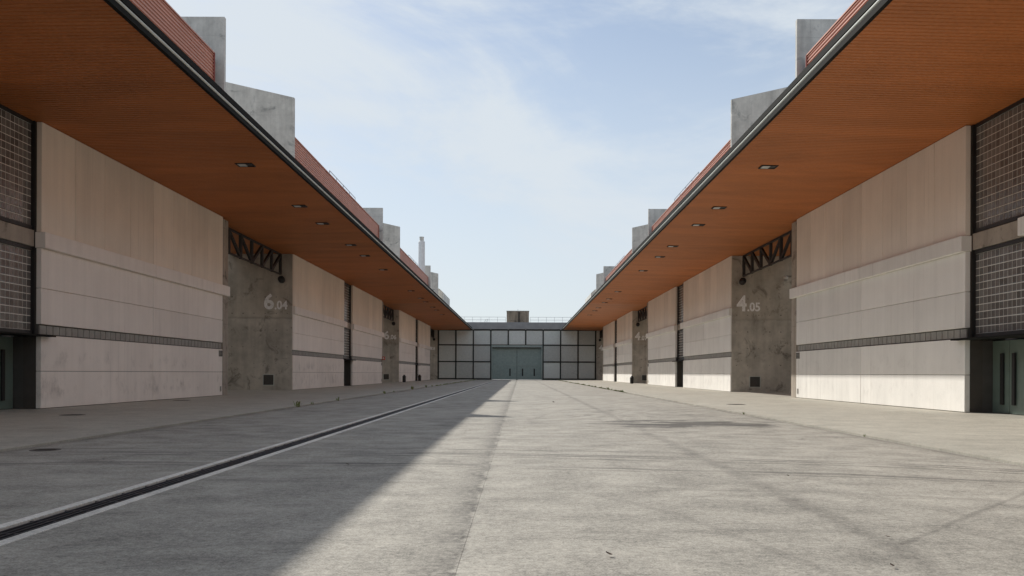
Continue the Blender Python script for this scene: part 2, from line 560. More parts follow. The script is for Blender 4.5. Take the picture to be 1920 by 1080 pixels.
# ------------------------------------------------------------------ ground
bm = bmesh.new()
v = [bm.verts.new(p) for p in ((-3000, -3000, -.16), (3000, -3000, -.16), (3000, 3000, -.16), (-3000, 3000, -.16))]
bm.faces.new(v)
absmesh('ground', bm, MAT['ground'], None, 'structure')
XD0, XD1 = -3.228, -2.782
for x0, x1 in ((-KERB + .05, XD0 - .004), (XD1 + .004, 0.1293), (0.1317, 2.8588), (2.8612, KERB - .05)):
    sheet('road_slab', x0, x1, -12, YB + 1.0, 0.0, MAT['road'])
for s in (-1, 1):
    x0, x1 = sorted((s * KERB, s * 22.0))
    sheet('pavement', x0, x1, -12, YB + 1.0, WALK_Z, MAT['walk'], 0.15)
for xj in (0.1305, 2.860):
    sheet('road_joint', xj - .0011, xj + .0011, -12, YB + 1.0, -.002, MAT['joint'], 0.05)
for xj in (-KERB + .025, KERB - .025):
    sheet('road_joint', xj - .0245, xj + .0245, -12, YB + 1.0, -.018, MAT['joint'], 0.05)

# drain channel across the court, two pale edge strips and a dark slotted channel
drain = link('drain_channel', None, None, (-3.0, 0, 0), 'structure', 'long dark slot drain between two pale concrete strips in the court')
yy = -8.0
while yy < YB:
    for x0, x1 in ((XD0, -3.138), (-2.876, XD1)):
        if yy < 62:
            boxpart('edge_strip', MAT['strip'], drain, x0, x1, yy + .004, yy + 1.996, -.10, 0.006, 0.004)
    yy += 2.0
for x0, x1 in ((XD0, -3.138), (-2.876, XD1)):
    boxpart('edge_strip', MAT['strip'], drain, x0, x1, 62.0, YB + .9, -.10, 0.006)
sheet('channel_bed', -3.138, -2.876, -8, YB + .9, -0.045, MAT['drain'], 0.05, None, drain)
bm = bmesh.new()
for xk in (-3.09, -3.035, -2.98, -2.925):
    bbox(bm, xk - .008, xk + .008, -8, YB + .9, -.044, -.004)
for i in range(160):
    bbox(bm, -3.137, -2.877, -8 + i * .5, -8 + i * .5 + .02, -.044, -.008)
absmesh('grate', bm, MAT['drain'], drain, 'stuff')


# ------------------------------------------------------------------ glass-block window of the near entrances
def block_mesh(w, h):
    bm = bmesh.new()
    d = 0.03
    x = d
    i, k = 0.020, 0.003
    # faces -X (toward the court); mirrored by rotation for the other side
    o = [(-x, -w / 2, -h / 2), (-x, w / 2, -h / 2), (-x, w / 2, h / 2), (-x, -w / 2, h / 2)]
    n = [(-x + k, -w / 2 + i, -h / 2 + i), (-x + k, w / 2 - i, -h / 2 + i), (-x + k, w / 2 - i, h / 2 - i), (-x + k, -w / 2 + i, h / 2 - i)]
    bk = [(0.02, p[1], p[2]) for p in o]
    vo, vn, vb = ([bm.verts.new(p) for p in s] for s in (o, n, bk))
    for j in range(4):
        bm.faces.new((vo[j], vo[(j + 1) % 4], vn[(j + 1) % 4], vn[j]))
        bm.faces.new((vb[j], vb[(j + 1) % 4], vo[(j + 1) % 4], vo[j]))
    bm.faces.new(vn)
    bm.faces.new(vb[::-1])
    return bm


BP = 0.205
BLOCK = finish('glass_block', block_mesh(.184, .184), MAT['block'])


def block_grid_joined(cols, rows, pitch, size):
    bm = bmesh.new()
    for c in range(cols):
        for r in range(rows):
            b2 = block_mesh(size, size)
            bmesh.ops.translate(b2, verts=b2.verts[:], vec=(0, (c + .5) * pitch, (r + .5) * pitch))
            me = bpy.data.meshes.new('tmp')
            b2.to_mesh(me)
            b2.free()
            bm.from_mesh(me)
            bpy.data.meshes.remove(me)
    return bm


def block_window(root, s, y_far, zb, rows, near, cols=16):
    """window whose far edge is y_far, running back toward the camera"""
    a = 13.42
    y0 = y_far - cols * BP
    fr = boxpart('window', MAT['frame'], root, s * (a + .02), s * (a + .10), y0 - .12, y_far + .02, zb - .10, zb + rows * BP + .10)
    boxpart('mortar', MAT['mortar'], fr, s * (a - .0495), s * (a + .019), y0, y_far - .003, zb, zb + rows * BP)
    rot = (0, 0, 0) if s > 0 else (0, 0, math.pi)
    if near:
        for c in range(12):
            for r in range(rows):
                link('glass_block', BLOCK, fr, (s * (a - .024), y_far - (c + .5) * BP, zb + (r + .5) * BP), None, None, rot)
        key = ('blk', cols - 12, rows)
        first = 12
    else:
        key = ('blk', cols, rows)
        first = 0
    me = CACHE.get(key)
    if me is None:
        me = CACHE[key] = finish('glass_blocks', block_grid_joined(cols - first, rows, BP, .184), MAT['block'])
    yloc = y0 if s > 0 else y_far - first * BP
    link('glass_block', me, fr, (s * (a - .024), yloc, zb), 'stuff', None, rot)
    # frame bars round the opening
    for z0, z1 in ((zb - .10, zb - .002), (zb + rows * BP + .002, zb + rows * BP + .10)):
        boxpart('frame_bar', MAT['frame'], fr, s * (a - .10), s * (a + .018), y0 - .10, y_far - .003, z0, z1)
    boxpart('frame_bar', MAT['frame'], fr, s * (13.27), s * (a + .018), y_far + .003, y_far + .035, zb - .10, zb + rows * BP + .10)
    return fr


FONT_SIZE = 1.0


def text_mesh(txt, size, depth=0.006):
    cu = bpy.data.curves.new('number', 'FONT')
    cu.body = txt
    cu.size = size
    cu.extrude = depth
    cu.offset = size * 0.030
    cu.resolution_u = 4
    tmp = bpy.data.objects.new('number', cu)
    C.objects.link(tmp)
    dg = bpy.context.evaluated_depsgraph_get()
    dg.update()
    me = bpy.data.meshes.new_from_object(tmp.evaluated_get(dg))
    bpy.data.objects.remove(tmp)
    me.materials.clear()
    me.materials.append(MAT['number'])
    return me


def extent(me, ax):
    c = [vv.co[ax] for vv in me.vertices]
    return min(c), max(c)


def number(wall, big, small, x_left, width, yface, zbase, hbig):
    """big digit followed by smaller two-digit number, painted on a wall facing the court"""
    o_list = []
    xb = x_left
    a = text_mesh(big, 1.0)
    y0, y1 = extent(a, 1)
    sb = hbig / (y1 - y0)
    x0, x1 = extent(a, 0)
    kx = (0.42 * width) / ((x1 - x0) * sb)
    o = link('number', a, wall, (xb - x0 * sb * kx, yface - .004, zbase - y0 * sb), None, None, (math.pi / 2, 0, 0))
    o.scale = (sb * kx, sb, 1)
    b2 = text_mesh(small, 1.0)
    y0, y1 = extent(b2, 1)
    ss = hbig * .56 / (y1 - y0)
    x0, x1 = extent(b2, 0)
    kx = (0.54 * width) / ((x1 - x0) * ss)
    o = link('number', b2, wall, (xb + .45 * width - x0 * ss * kx, yface - .004, zbase - y0 * ss), None, None, (math.pi / 2, 0, 0))
    o.scale = (ss * kx, ss, 1)


def grille(wall, s, xc, yface, zc, size):
    g = boxpart('vent_grille', MAT['slotdark'], wall, xc - size / 2, xc + size / 2, yface - .012, yface + .02, zc - size / 2, zc + size / 2)
    t = .035
    for x0, x1, z0, z1 in ((-size / 2 - t, size / 2 + t, size / 2, size / 2 + t), (-size / 2 - t, size / 2 + t, -size / 2 - t, -size / 2),
                           (-size / 2 - t, -size / 2 - .001, -size / 2 + .001, size / 2 - .001), (size / 2 + .001, size / 2 + t, -size / 2 + .001, size / 2 - .001)):
        boxpart('frame', MAT['gutter'], g, xc + x0, xc + x1, yface - .035, yface + .01, zc + z0, zc + z1)
    for i in range(6):
        z = zc - size / 2 + (i + .5) * size / 6
        boxpart('slat', MAT['slotdark'], g, xc - size / 2 + .004, xc + size / 2 - .004, yface - .03, yface - .013, z - .016, z + .016)


# ------------------------------------------------------------------ the two long halls
def facade_module(root, s, y0, y1, pm, near):
    F, B = D, D + .15
    g = .012
    rows_up = (5.055, ZS - .012)
    n = 8
    w = (y1 - y0) / n
    for i in range(n):
        boxpart('facade_panel', MAT['panel_lu'] if s < 0 else MAT['panel_ru'], root, s * F, s * B, y0 + i * w + g, y0 + (i + 1) * w - g, rows_up[0] + .003, rows_up[1], .010)
    ym = (y0 + y1) / 2
    for ya, yb in ((y0 - .0, ym - g), (ym + g, y1)):
        boxpart('cornice', pm, root, s * (F - .13), s * (B + .02), ya - (.02 if ya == y0 else 0), yb + (.62 if yb == y1 else 0), 4.60, 5.05, .012)
    for ya, yb in ((y0 + g, ym - g), (ym + g, y1 - g)):
        for z0, z1 in ((.045, 1.095), (1.108, 2.13), (2.44, 3.455), (3.468, 4.592)):
            boxpart('facade_panel', pm, root, s * F, s * B, ya, yb, z0, z1, .010)
    # ventilation slot
    vs = boxpart('vent_strip', MAT['slotdark'], root, s * (F + .10), s * (B + .01), y0 + .02, y1 - .02, 2.135, 2.435)
    nb = 42 if near else 12
    bw = (y1 - y0 - .06) / nb
    for i in range(nb):
        boxpart('vent_block', MAT['slot'], vs, s * (F + .055), s * (F + .098), y0 + .03 + i * bw + .02, y0 + .03 + (i + 1) * bw - .02, 2.16, 2.41, .008)


def fin(root, s, y0, y1, z_in, z_out, m, a0=D, a1=D + 9.5):
    bm = bmesh.new()
    prism(bm, [(s * (D + .165), -.1), (s * a1, -.1), (s * a1, z_out), (s * D, z_in), (s * D, 8.68), (s * (D + .165), 8.68)], 'y', y0, y1)
    return absmesh('concrete_fin', bm, m, root)


def build_hall(s, root, pm, nums):
    near_gap = 24.93
    # solid volume behind the facade
    y = Y_START
    P1 = [24.95 + BAY * k for k in range(-1, 3)]
    P2 = [6.2 + BAY * k for k in range(0, 3)]
    backing = []
    for k in range(-1, 3):
        p = 24.95 + BAY * k
        if p + 15.2 > Y_START:
            facade_module(root, s, max(p, Y_START), p + 15.25, pm, k == 0)
            backing.append((max(p, Y_START), p + 15.25))
    for k in range(0, 3):
        p = 6.2 + BAY * k
        facade_module(root, s, p, p + 15.3, pm, k == 1)
        backing.append((p + .005, p + 15.3))
    for a, b2 in backing:
        boxpart('backing_wall', MAT['joint'], root, s * (D + .153), s * (D + .5), a, b2, 0.0, ZS - .02)
        boxpart('plinth', MAT['joint'], root, s * (D + .05), s * (D + .152), a + .02, b2 - .02, 0.0, .043)
    # fins bounding each niche, rear wall of the niche
    walls = []
    for k in range(-1, 3):
        yn = 40.2 + BAY * k
        if yn + .7 > Y_START:
            fin(root, s, yn + .055, yn + .28, 17.35, 17.35, MAT['fin'])
            boxpart('fin_nose', MAT['beam'], root, s * (D - .004), s * (D + .2), yn + .053, yn + .703, 0.0, 8.1)
        yf = 52.7 + BAY * k
        if k < 2:
            f = fin(root, s, yf, yf + .22, 17.55, 19.7, MAT['fin'])
            # same wall below the canopy, its shade put in as a darker tone
            lw = boxpart('niche_wall', MAT['conc'], root, s * (D + .06), s * (D + 9.5), yf - .05, yf - .003, 0.0, 8.15)
        else:
            lw = boxpart('niche_wall', MAT['conc'], root, s * (D + .06), s * (D + 9.5), YB - .25, YB - .16, 0.0, 8.15)
            fin(root, s, YB - .155, YB + .1, 17.55, 19.7, MAT['fin'])
        walls.append(lw)
        boxpart('rear_wall', MAT['conc'], root, s * (D + 9.51), s * (D + 9.9), yn + .71, yf - .06, 0.0, 12.0)
    # roof volume
    segs = [(Y_START, -6.9), (6.8, 39.8), (53.3, 86.3), (99.8, 132.8)]
    for a, b2 in segs:
        bm = bmesh.new()
        prof = []
        z = 8.67
        p = .155
        while z < 15.45:
            prof += [(s * 13.445, z), (s * 13.445, z + .055), (s * 13.40, z + .075), (s * 13.40, z + .100), (s * 13.405, z + .105)]
            z += p
        prof.append((s * 13.445, z))
        prof += [(s * 13.6, z), (s * 13.6, 8.67)]
        prism(bm, prof, 'y', a, b2 - .05)
        cl_ = absmesh('cladding', bm, MAT['clad'], root)
        boxpart('cap_trim', MAT['clad'], cl_, s * 13.37, s * 13.62, a, b2 - .05, z + .003, z + .06)
        boxpart('end_trim', MAT['cladtrim'], cl_, s * 13.36, s * 13.6, b2 - .047, b2 + .03, 8.67, z + .05)
        boxpart('roof', MAT['roofedge'], root, s * 13.63, s * 34, a - .3, b2 + .2, 8.7, z - .05)
    boxpart('roof', MAT['roofedge'], root, s * (D + 9.95), s * 34, Y_START, YB, .0, 8.65)
    # canopy
    can = bmesh.new()
    top = [(s * (XE + .10), 8.62), (s * 13.36, 8.62)]
    prism(can, [(s * (XE + .10), ZE + .03), (s * 13.60, ZS + .03), (s * 13.60, 8.62), (s * (XE + .10), 8.62)], 'y', Y_START, YB - .12)
    canopy = absmesh('canopy', can, MAT['fascia'], root)
    sb = bmesh.new()
    ymax, pitch = 90.0, .18
    ys = []
    yy = Y_START
    while yy < ymax:
        ys += [(yy, 0), (yy + .125, 0), (yy + .140, .016), (yy + .165, .016)]
        yy += pitch
    while yy < YB - .3:
        ys.append((yy, 0))
        yy += 4
    ys.append((YB - .13, 0))

    def zs(a):
        return ZE + (ZS - ZE) * (a - XE) / (D - XE)
    rows = []
    for yv, dz in ys:
        rows.append([sb.verts.new((s * a, yv, zs(a) + dz)) for a in (XE + .05, 13.66)])
    for r0, r1 in zip(rows, rows[1:]):
        sb.faces.new((r0[0], r0[1], r1[1], r1[0]))
    absmesh('soffit', sb, MAT['soffit'], canopy)
    for k in range(-1, 3):      # soffit running on into the niches
        ya, yb = 40.9 + BAY * k, min(52.64 + BAY * k, YB - .26)
        boxpart('soffit', MAT['soffit'], canopy, s * 13.67, s * 16.9, max(ya, Y_START), yb, 8.17, 8.6)
    boxpart('lower_fascia', MAT['fascia'], canopy, s * (XE - .0), s * (XE + .095), Y_START, YB - .12, ZE - .03, ZE + .098)
    gb = bmesh.new()
    gp = []
    for i in range(9):
        an = math.radians(-90 + i * 22.5)
        gp.append((s * (XE + .02 - .042 * math.cos(an)), ZE + .140 + .042 * math.sin(an)))
    prism(gb, gp + [(s * (XE + .09), ZE + .182), (s * (XE + .09), ZE + .10)], 'y', Y_START, YB - .12)
    absmesh('gutter', gb, MAT['gutter'], canopy)
    boxpart('recess_shadow_band', MAT['fascia'], canopy, s * (XE - .03), s * (XE + .095), Y_START, YB - .12, ZE + .185, ZE + .335)  # near-black colour stands in for the shadowed recess above the gutter
    # entrances between the facade modules
    for k in range(0, 3):
        yf = near_gap + BAY * k
        yb = 21.5 + BAY * k
        block_window(root, s, yf - .035, 2.26, 11, k == 0)
        block_window(root, s, yf - .035, 5.22, 14, k == 0)
        boxpart('lintel', MAT['beam'], root, s * 13.30, s * 13.6, yb + .01, yf + .018, 4.635, 5.10, .01)
        boxpart('infill_wall', MAT['frame'], root, s * 13.53, s * 13.60, yb, yf + .02, 2.15, ZS - .02)
        boxpart('awning', MAT['fascia'], root, s * 12.88, s * 13.60, yb - .2, yf + .42, 2.085, 2.128)
        boxpart('entrance_wall', MAT['reveal'], root, s * (D + .153), s * 13.95, yf + .021, yf + .3, 0, 2.08)
        boxpart('entrance_wall', MAT['reveal'], root, s * (D + .153), s * 13.95, yb - .3, yb - .002, 0, 2.08)
        dw = (yf - yb) / 4
        for i in range(4):
            ya = yb + i * dw
            dr = boxpart('door', MAT['door'] if k == 0 else MAT['black'], root, s * 13.87, s * 13.93, ya + .012, ya + dw - .012, WALK_Z + .012, 2.06, .006)
            hy = ya + (dw * .66 if i % 2 == 0 else dw * .34)
            if k == 0:
                boxpart('handle', MAT['black'], dr, s * 13.80, s * 13.868, hy - .065, hy + .065, .28, 1.70, .01)
    # trusses spanning the niches
    for k in range(0, 3):
        ys_ = [41.15 + 1.86 * i + BAY * k for i in range(7)]
        if k == 2:
            ys_ = [133.9 + .15 + 1.93 * i for i in range(7)]
        a = 13.78
        zb_, zt_ = 6.93, 8.06
        tr_ = boxpart('truss', MAT['steel'], root, s * (a - .06), s * (a + .06), ys_[0] - .1, ys_[-1] + .1, zb_ - .035, zb_ + .035)
        boxpart('chord', MAT['steel'], tr_, s * (a - .06), s * (a + .06), ys_[0] - .1, ys_[-1] + .1, zt_, zt_ + .09)
        for i, yv in enumerate(ys_):
            boxpart('upright', MAT['steel'], tr_, s * (a - .07), s * (a + .07), yv - .10, yv + .10, zb_ + .036, zt_ - .001)
        for i in range(6):
            if i < 3:
                p, q = (ys_[i], zt_), (ys_[i + 1], zb_)
            else:
                p, q = (ys_[i + 1], zt_), (ys_[i], zb_)
            dbm = bmesh.new()
            bar(dbm, (s * a, p[0], p[1]), (s * a, q[0], q[1]), .16, .12)
            absmesh('diagonal', dbm, MAT['steel'], tr_)
    # niche walls: painted numbers, vent grilles, tie holes
    for k, lw in enumerate(walls[1:]):
        yface = (52.65 if k == 0 else 52.65 + BAY) if k < 2 else YB - .25
        if k < 2:
            xl = (13.44 if s > 0 else -14.84)
        else:
            xl = 13.55 if s > 0 else -14.95
        number(lw, nums[0], nums[1][k], xl, 1.42, yface, 4.85, .96)
        grille(lw, s, s * 14.55, yface, .64, .60)
        if k == 0:
            tb = bmesh.new()
            for zi, zz in enumerate((1.62, 2.62, 3.62, 4.62, 5.6)):
                for xi in range(7):
                    if random.random() < .85:
                        c = s * (13.45 + xi * .66)
                        lathe_r = random.choice((.018, .022, .03, .05 if zi == 2 and xi in (1, 5) else .022))
                        bbox(tb, c - lathe_r, c + lathe_r, yface - .002, yface + .004, zz - lathe_r, zz + lathe_r)
            absmesh('tie_hole', tb, MAT['slotdark'], lw, 'stuff')
    # small louvre and latch at the far end of the near sliding panels
    for k in range(0, 2):
        ye = 40.2 + BAY * k
        lv = boxpart('vent_cover', MAT['slot'], root, s * (D - .025), s * (D - .001), ye - .52, ye - .08, 1.80, 2.08, .004)
        for i in range(4):
            boxpart('slat', MAT['slotdark'], lv, s * (D - .036), s * (D - .026), ye - .49, ye - .11, 1.83 + i * .062, 1.865 + i * .062)
        boxpart('latch', MAT['slot'], root, s * (D - .025), s * (D - .001), ye - .34, ye - .20, .22, .45, .004)


hall_l = thing('exhibition_hall', 'long hall marked 6.04 on its concrete wall, with a dark brown canopy', 'building', (-D, 70, 0), 'halls facing the court')
build_hall(-1, hall_l, MAT['panel_l'], ('6', ('.04', '.06', '.08')))
hall_r = thing('exhibition_hall', 'long hall marked 4.05 on its concrete wall, with sunlit panel feet', 'building', (D, 70, 0), 'halls facing the court')
build_hall(1, hall_r, MAT['panel_r'], ('4', ('.05', '.07', '.09')))

# ------------------------------------------------------------------ hall closing the far end
bh = thing('end_hall', 'low hall closing the far end, glass block grid round a grey-green gate', 'building', (0, YB, 0))
PW = 2.895
rows = ((.30, 2.83), (3.13, 5.60), (5.90, 8.16))
bcache = {}


def block_panel(x0, x1, z0, z1):
    w, h = x1 - x0, z1 - z0
    key = (round(w, 3), round(h, 3))
    if key not in bcache:
        n = 14
        pm_ = bmesh.new()
        px, pz = w / n, h / n
        for i in range(n):
            for j in range(n):
                cx_, cz_ = -w / 2 + (i + .5) * px, -h / 2 + (j + .5) * pz
                a, b2 = px / 2 - .018, pz / 2 - .018
                o = [pm_.verts.new((cx_ + sx * a, -.03, cz_ + sz * b2)) for sx, sz in ((-1, -1), (1, -1), (1, 1), (-1, 1))]
                q = [pm_.verts.new((cx_ + sx * a, .0, cz_ + sz * b2)) for sx, sz in ((-1, -1), (1, -1), (1, 1), (-1, 1))]
                pm_.faces.new(o)
                for e in range(4):
                    pm_.faces.new((q[e], q[(e + 1) % 4], o[(e + 1) % 4], o[e]))
        bcache[key] = finish('glass_blocks', pm_, MAT['bblock'])
    xc, zc = (x0 + x1) / 2, (z0 + z1) / 2
    pnl = boxpart('glass_panel', MAT['bmortar'], bh, x0 - .04, x1 + .04, YB - .02, YB + .02, z0 - .04, z1 + .04)
    link('glass_block', bcache[key], pnl, (xc, YB - .021, zc), 'stuff')


for c in range(9):
    xc = (c - 4) * PW
    for r, (z0, z1) in enumerate(rows):
        if 3 <= c <= 5 and r < 2:
            continue
        block_panel(xc - PW / 2 + .16, xc + PW / 2 - .16, z0, z1)
for c in range(10):
    xc = (c - 4.5) * PW
    zlo = 5.75 if c in (4, 5) else 0.0
    boxpart('mullion', MAT['bframe'], bh, xc - .10, xc + .10, YB - .12, YB + .05, zlo, 8.24)
for z in (.13, 2.98, 5.75, 8.25):
    for c in range(9):
        if 3 <= c <= 5 and z < 5.7:
            continue
        xc = (c - 4) * PW
        if 3 <= c <= 5 and z == 5.75:
            continue
        boxpart('transom', MAT['bframe'], bh, xc - PW / 2 + .101, xc + PW / 2 - .101, YB - .10, YB + .05, z - .11, z + .11)
boxpart('backing_wall', MAT['joint'], bh, -13.4, -4.46, YB + .06, YB + .5, 0, 8.3)
boxpart('backing_wall', MAT['joint'], bh, 4.46, 13.4, YB + .06, YB + .5, 0, 8.3)
boxpart('backing_wall', MAT['joint'], bh, -4.455, 4.455, YB + .06, YB + .5, 5.4, 8.3)
# gate
boxpart('gate_stop', MAT['bframe'], bh, -.12, .12, YB + .56, YB + .62, 0, 5.38)
boxpart('gate_beam', MAT['bbeam'], bh, -4.24, 4.24, YB - .16, YB + .05, 5.40, 5.74)
for sgn in (-1, 1):
    boxpart('gate_jamb', MAT['bbeam'], bh, sgn * 4.24, sgn * 4.10, YB - .1, YB + .8, 0, 5.39)
    gl = boxpart('gate_leaf', MAT['bdoor'], bh, sgn * .02, sgn * 4.09, YB + .45, YB + .55, .05, 5.38, .01)
    boxpart('rail', MAT['bbeam'], gl, sgn * .04, sgn * 4.07, YB + .41, YB + .449, 2.28, 2.38)
    for xd in (1.05, 2.75):
        dr = boxpart('wicket_door', MAT['bdoor'], gl, sgn * (xd - .46), sgn * (xd + .46), YB + .40, YB + .449, .06, 2.22, .012)
        hx = sgn * xd + (.14 if xd > 2 else -.1)
        # wicket door handles are third-level pieces, so they sit beside the doors under the leaf
        boxpart('handle', MAT['black'] if sgn > 0 or xd < 2 else MAT['bbeam'], gl, hx - .11, hx + .11, YB + .34, YB + .398, .62, 1.86)
boxpart('gate_soffit', MAT['bframe'], bh, -4.09, 4.09, YB + .06, YB + .44, 5.25, 5.385)
boxpart('roof_edge', MAT['roofedge'], bh, -13.3, 13.3, YB - .3, YB + 16, 8.38, 9.52, .03)
for sgn in (-1, 1):
    pb = bmesh.new()
    prism(pb, [(sgn * 12.3, 9.0), (sgn * 13.5, 9.0), (sgn * 13.5, 15.3), (sgn * 12.95, 15.1), (sgn * 12.3, 14.5)], 'y', YB + .7, YB + 14)
    absmesh('side_parapet', pb, MAT['fin'], bh)

twr = thing('plant_room', 'square stained concrete plant room on the roof of the far hall', 'roof structure', (.12, YB + 3, 9.52))
boxpart('wall', MAT['tower'], twr, -1.74, 1.98, YB + 1, YB + 4.6, 9.52, 11.45, .02)
boxpart('coping', MAT['fin'], twr, -1.79, 2.03, YB + .95, YB + 4.65, 11.452, 11.53)
boxpart('downpipe', MAT['black'], twr, .22, .42, YB + .85, YB + .99, 9.6, 11.3)
boxpart('antenna', MAT['rail'], twr, .1, .16, YB + 1.2, YB + 1.26, 11.53, 11.8)


def railing(name, label, p0, p1, h, step, group):
    """rail from p0 to p1 along one axis"""
    p0, p1 = Vector(p0), Vector(p1)
    L = (p1 - p0).length
    d = (p1 - p0) / L
    r = thing(name, label, 'railing', p0, group)
    n = max(1, round(L / step))
    for zt in (h, h * .5):
        b2 = bmesh.new()
        bar(b2, p0 + Vector((0, 0, zt)), p1 + Vector((0, 0, zt)), .045)
        absmesh('handrail' if zt == h else 'mid_rail', b2, MAT['rail'], r)
    for i in range(n + 1):
        q = p0 + d * (L * i / n)
        boxpart('post', MAT['rail'], r, q.x - .02, q.x + .02, q.y - .02, q.y + .02, q.z, q.z + h - .024)
    return r


railing('roof_railing', 'thin railing along the far roof edge left of the stained plant room', (-13, YB + 1.2, 9.52), (-1.9, YB + 1.2, 9.52), .95, 1.4, 'railings on the roofs')
railing('roof_railing', 'thin railing along the far roof edge right of the stained plant room', (2.2, YB + 1.2, 9.52), (13, YB + 1.2, 9.52), .95, 1.4, 'railings on the roofs')
ld = thing('roof_ladder', 'small hooped ladder top sticking up on the far roof edge beside the railing', 'ladder', (-5.1, YB + .3, 9.52))
for dx in (-.22, .22):
    b2 = bmesh.new()
    bar(b2, (-5.1 + dx - .15, YB + .3, 9.52), (-5.1 + dx * .6 + .1, YB + .3, 10.1), .06)
    absmesh('rail', b2, MAT['rail'], ld)
for i in range(2):
    boxpart('rung', MAT['rail'], ld, -5.3, -4.95, YB + .28, YB + .32, 9.7 + i * .22, 9.73 + i * .22)
for s in (-1, 1):
    for k, (word, n_) in enumerate((('middle', 0), ('far', 1))):
        side = 'cladding over the darker canopy' if s < 0 else 'cladding over the brighter canopy'
        where = 'before its second concrete fin pair' if k == 0 else 'before its farthest fins'
        railing('roof_railing', 'short railing on red %s, %s' % (side, where),
                (s * 13.72, 65.4 + BAY * k, 15.6), (s * 13.72, 75.6 + BAY * k, 15.6), .50, 2.5, 'railings on the roofs')

ch = thing('chimney', 'slim pale chimney rising behind the red cladding on the left roof', 'chimney', (-14.2, 131, 15.4))
b2 = bmesh.new()
lathe(b2, [(.50, 15.3), (.48, 20.6), (.40, 20.7)], 20, -14.2, 131)
absmesh('shaft', b2, MAT['chimney'], ch)
b2 = bmesh.new()
lathe(b2, [(.32, 20.7), (.32, 21.25), (.36, 21.25), (.36, 21.32)], 20, -14.2, 131)
absmesh('cap', b2, MAT['fin'], ch)

# ------------------------------------------------------------------ lamps in the soffits
lamp_rows = [30.4, 37.9, 42.3, 49.4, 53.9, 61.2, 68.5]


def soffit_lamp():
    r = thing('soffit_lamp', 'lamp', 'light')
    zc = 0.0
    fb = bmesh.new()
    for x0, x1, y0, y1 in ((-.29, .29, -.24, -.215), (-.29, .29, .215, .24), (-.29, -.265, -.214, .214), (.265, .29, -.214, .214)):
        bbox(fb, x0, x1, y0, y1, -.03, .012)
    absmesh('frame', fb, MAT['steel'], r)
    boxpart('housing', MAT['steel'], r, -.264, .264, -.214, .214, -.004, .01)
    boxpart('lens', MAT['lens'], r, -.225, .03, -.17, .17, -.026, -.005)
    return r


proto = soffit_lamp()
proto_used = False
ordw = ['first', 'second', 'third', 'fourth', 'fifth', 'sixth', 'seventh', 'eighth', 'ninth', 'tenth', 'eleventh', 'twelfth']
for s in (-1, 1):
    idx = 0
    for k in range(3):
        for yv in lamp_rows[:6]:
            yv += BAY * k
            if yv > 108:
                continue
            o = proto if not proto_used else copy_tree(proto)
            proto_used = True
            a = 9.035
            zc = ZE + (ZS - ZE) * (a - XE) / (D - XE)
            o.location = (s * a, yv, zc - .002)
            if idx < 6:
                o['label'] = 'square recessed lamp in the %s brown canopy, %s from the near end' % ('darker left' if s < 0 else 'brighter right', ordw[idx])
            else:
                o['label'] = 'tiny far recessed lamp in the %s brown canopy, %s from the near end' % ('darker left' if s < 0 else 'brighter right', ordw[idx])
            o['group'] = 'lamps recessed in the canopy soffits'
            idx += 1


# ------------------------------------------------------------------ loudspeakers, cameras, bins
def speaker(x, y, z, label):
    r = thing('wall_speaker', label, 'loudspeaker', (x, y, z), 'black loudspeakers on the niche walls')
    b3 = bmesh.new()
    lathe(b3, [(.10, -.22), (.19, -.14), (.205, 0), (.19, .13), (.09, .21)], 14)
    bmesh.ops.rotate(b3, verts=b3.verts[:], cent=(0, 0, 0), matrix=Matrix.Rotation(math.radians(72), 3, 'X'))
    bmesh.ops.translate(b3, verts=b3.verts[:], vec=(x, y - .30, z))
    absmesh('body', b3, MAT['black'], r)
    b3 = bmesh.new()
    bar(b3, (x, y - .12, z + .02), (x, y, z + .06), .07)
    absmesh('bracket', b3, MAT['black'], r)


for s in (-1, 1):
    for k, (yf, tagw) in enumerate(((52.65, '.04' if s < 0 else '.05'), (52.65 + BAY, '.06' if s < 0 else '.07'), (YB - .25, ''))):
        can_ = 'darker' if s < 0 else 'brighter'
        lab = ('round black loudspeaker under the truss on the nearest bare concrete wall, %s canopy' % can_,
               'small black loudspeaker on the second bare concrete wall, under the %s canopy' % can_,
               'tiny far loudspeaker beside the glass block grid, under the %s canopy' % can_)[k]
        speaker(s * 13.72, yf, 6.62, lab)

cc = thing('dome_camera', 'white dome camera hanging from a bracket on the concrete wall marked 4.05', 'camera', (16.25, 52.65, 6.85))
b3 = bmesh.new()
bar(b3, (16.25, 52.65, 6.95), (16.25, 52.25, 6.95), .05)
absmesh('bracket', b3, MAT['white'], cc)
b3 = bmesh.new()
lathe(b3, [(.05, 6.93), (.14, 6.88), (.14, 6.74)], 14, 16.25, 52.25)
absmesh('housing', b3, MAT['white'], cc)
b3 = bmesh.new()
lathe(b3, [(.12, 6.739), (.11, 6.67), (.06, 6.62)], 14, 16.25, 52.25)
absmesh('dome', b3, MAT['slot'], cc)
b3 = bmesh.new()
bar(b3, (16.28, 52.63, 6.97), (17.5, 52.63, 6.97), .03)
absmesh('cable', b3, MAT['black'], cc)


def bin_(x, y, label, tall=False):
    r = thing('litter_bin', label, 'bin', (x, y, WALK_Z), 'black litter bins by the halls')
    b4 = bmesh.new()
    lathe(b4, [(.15, WALK_Z), (.19, WALK_Z + .05), (.20, .62), (.19, .66)], 16, x, y)
    absmesh('body', b4, MAT['black'], r)
    b4 = bmesh.new()
    lathe(b4, [(.20, .661), (.20, .70), (.11, .80), (.10, .86)], 16, x, y)
    absmesh('lid', b4, MAT['black'], r)
    if tall:
        boxpart('ash_tray', MAT['slot'], r, x - .32, x - .21, y - .08, y + .08, .5, .95)


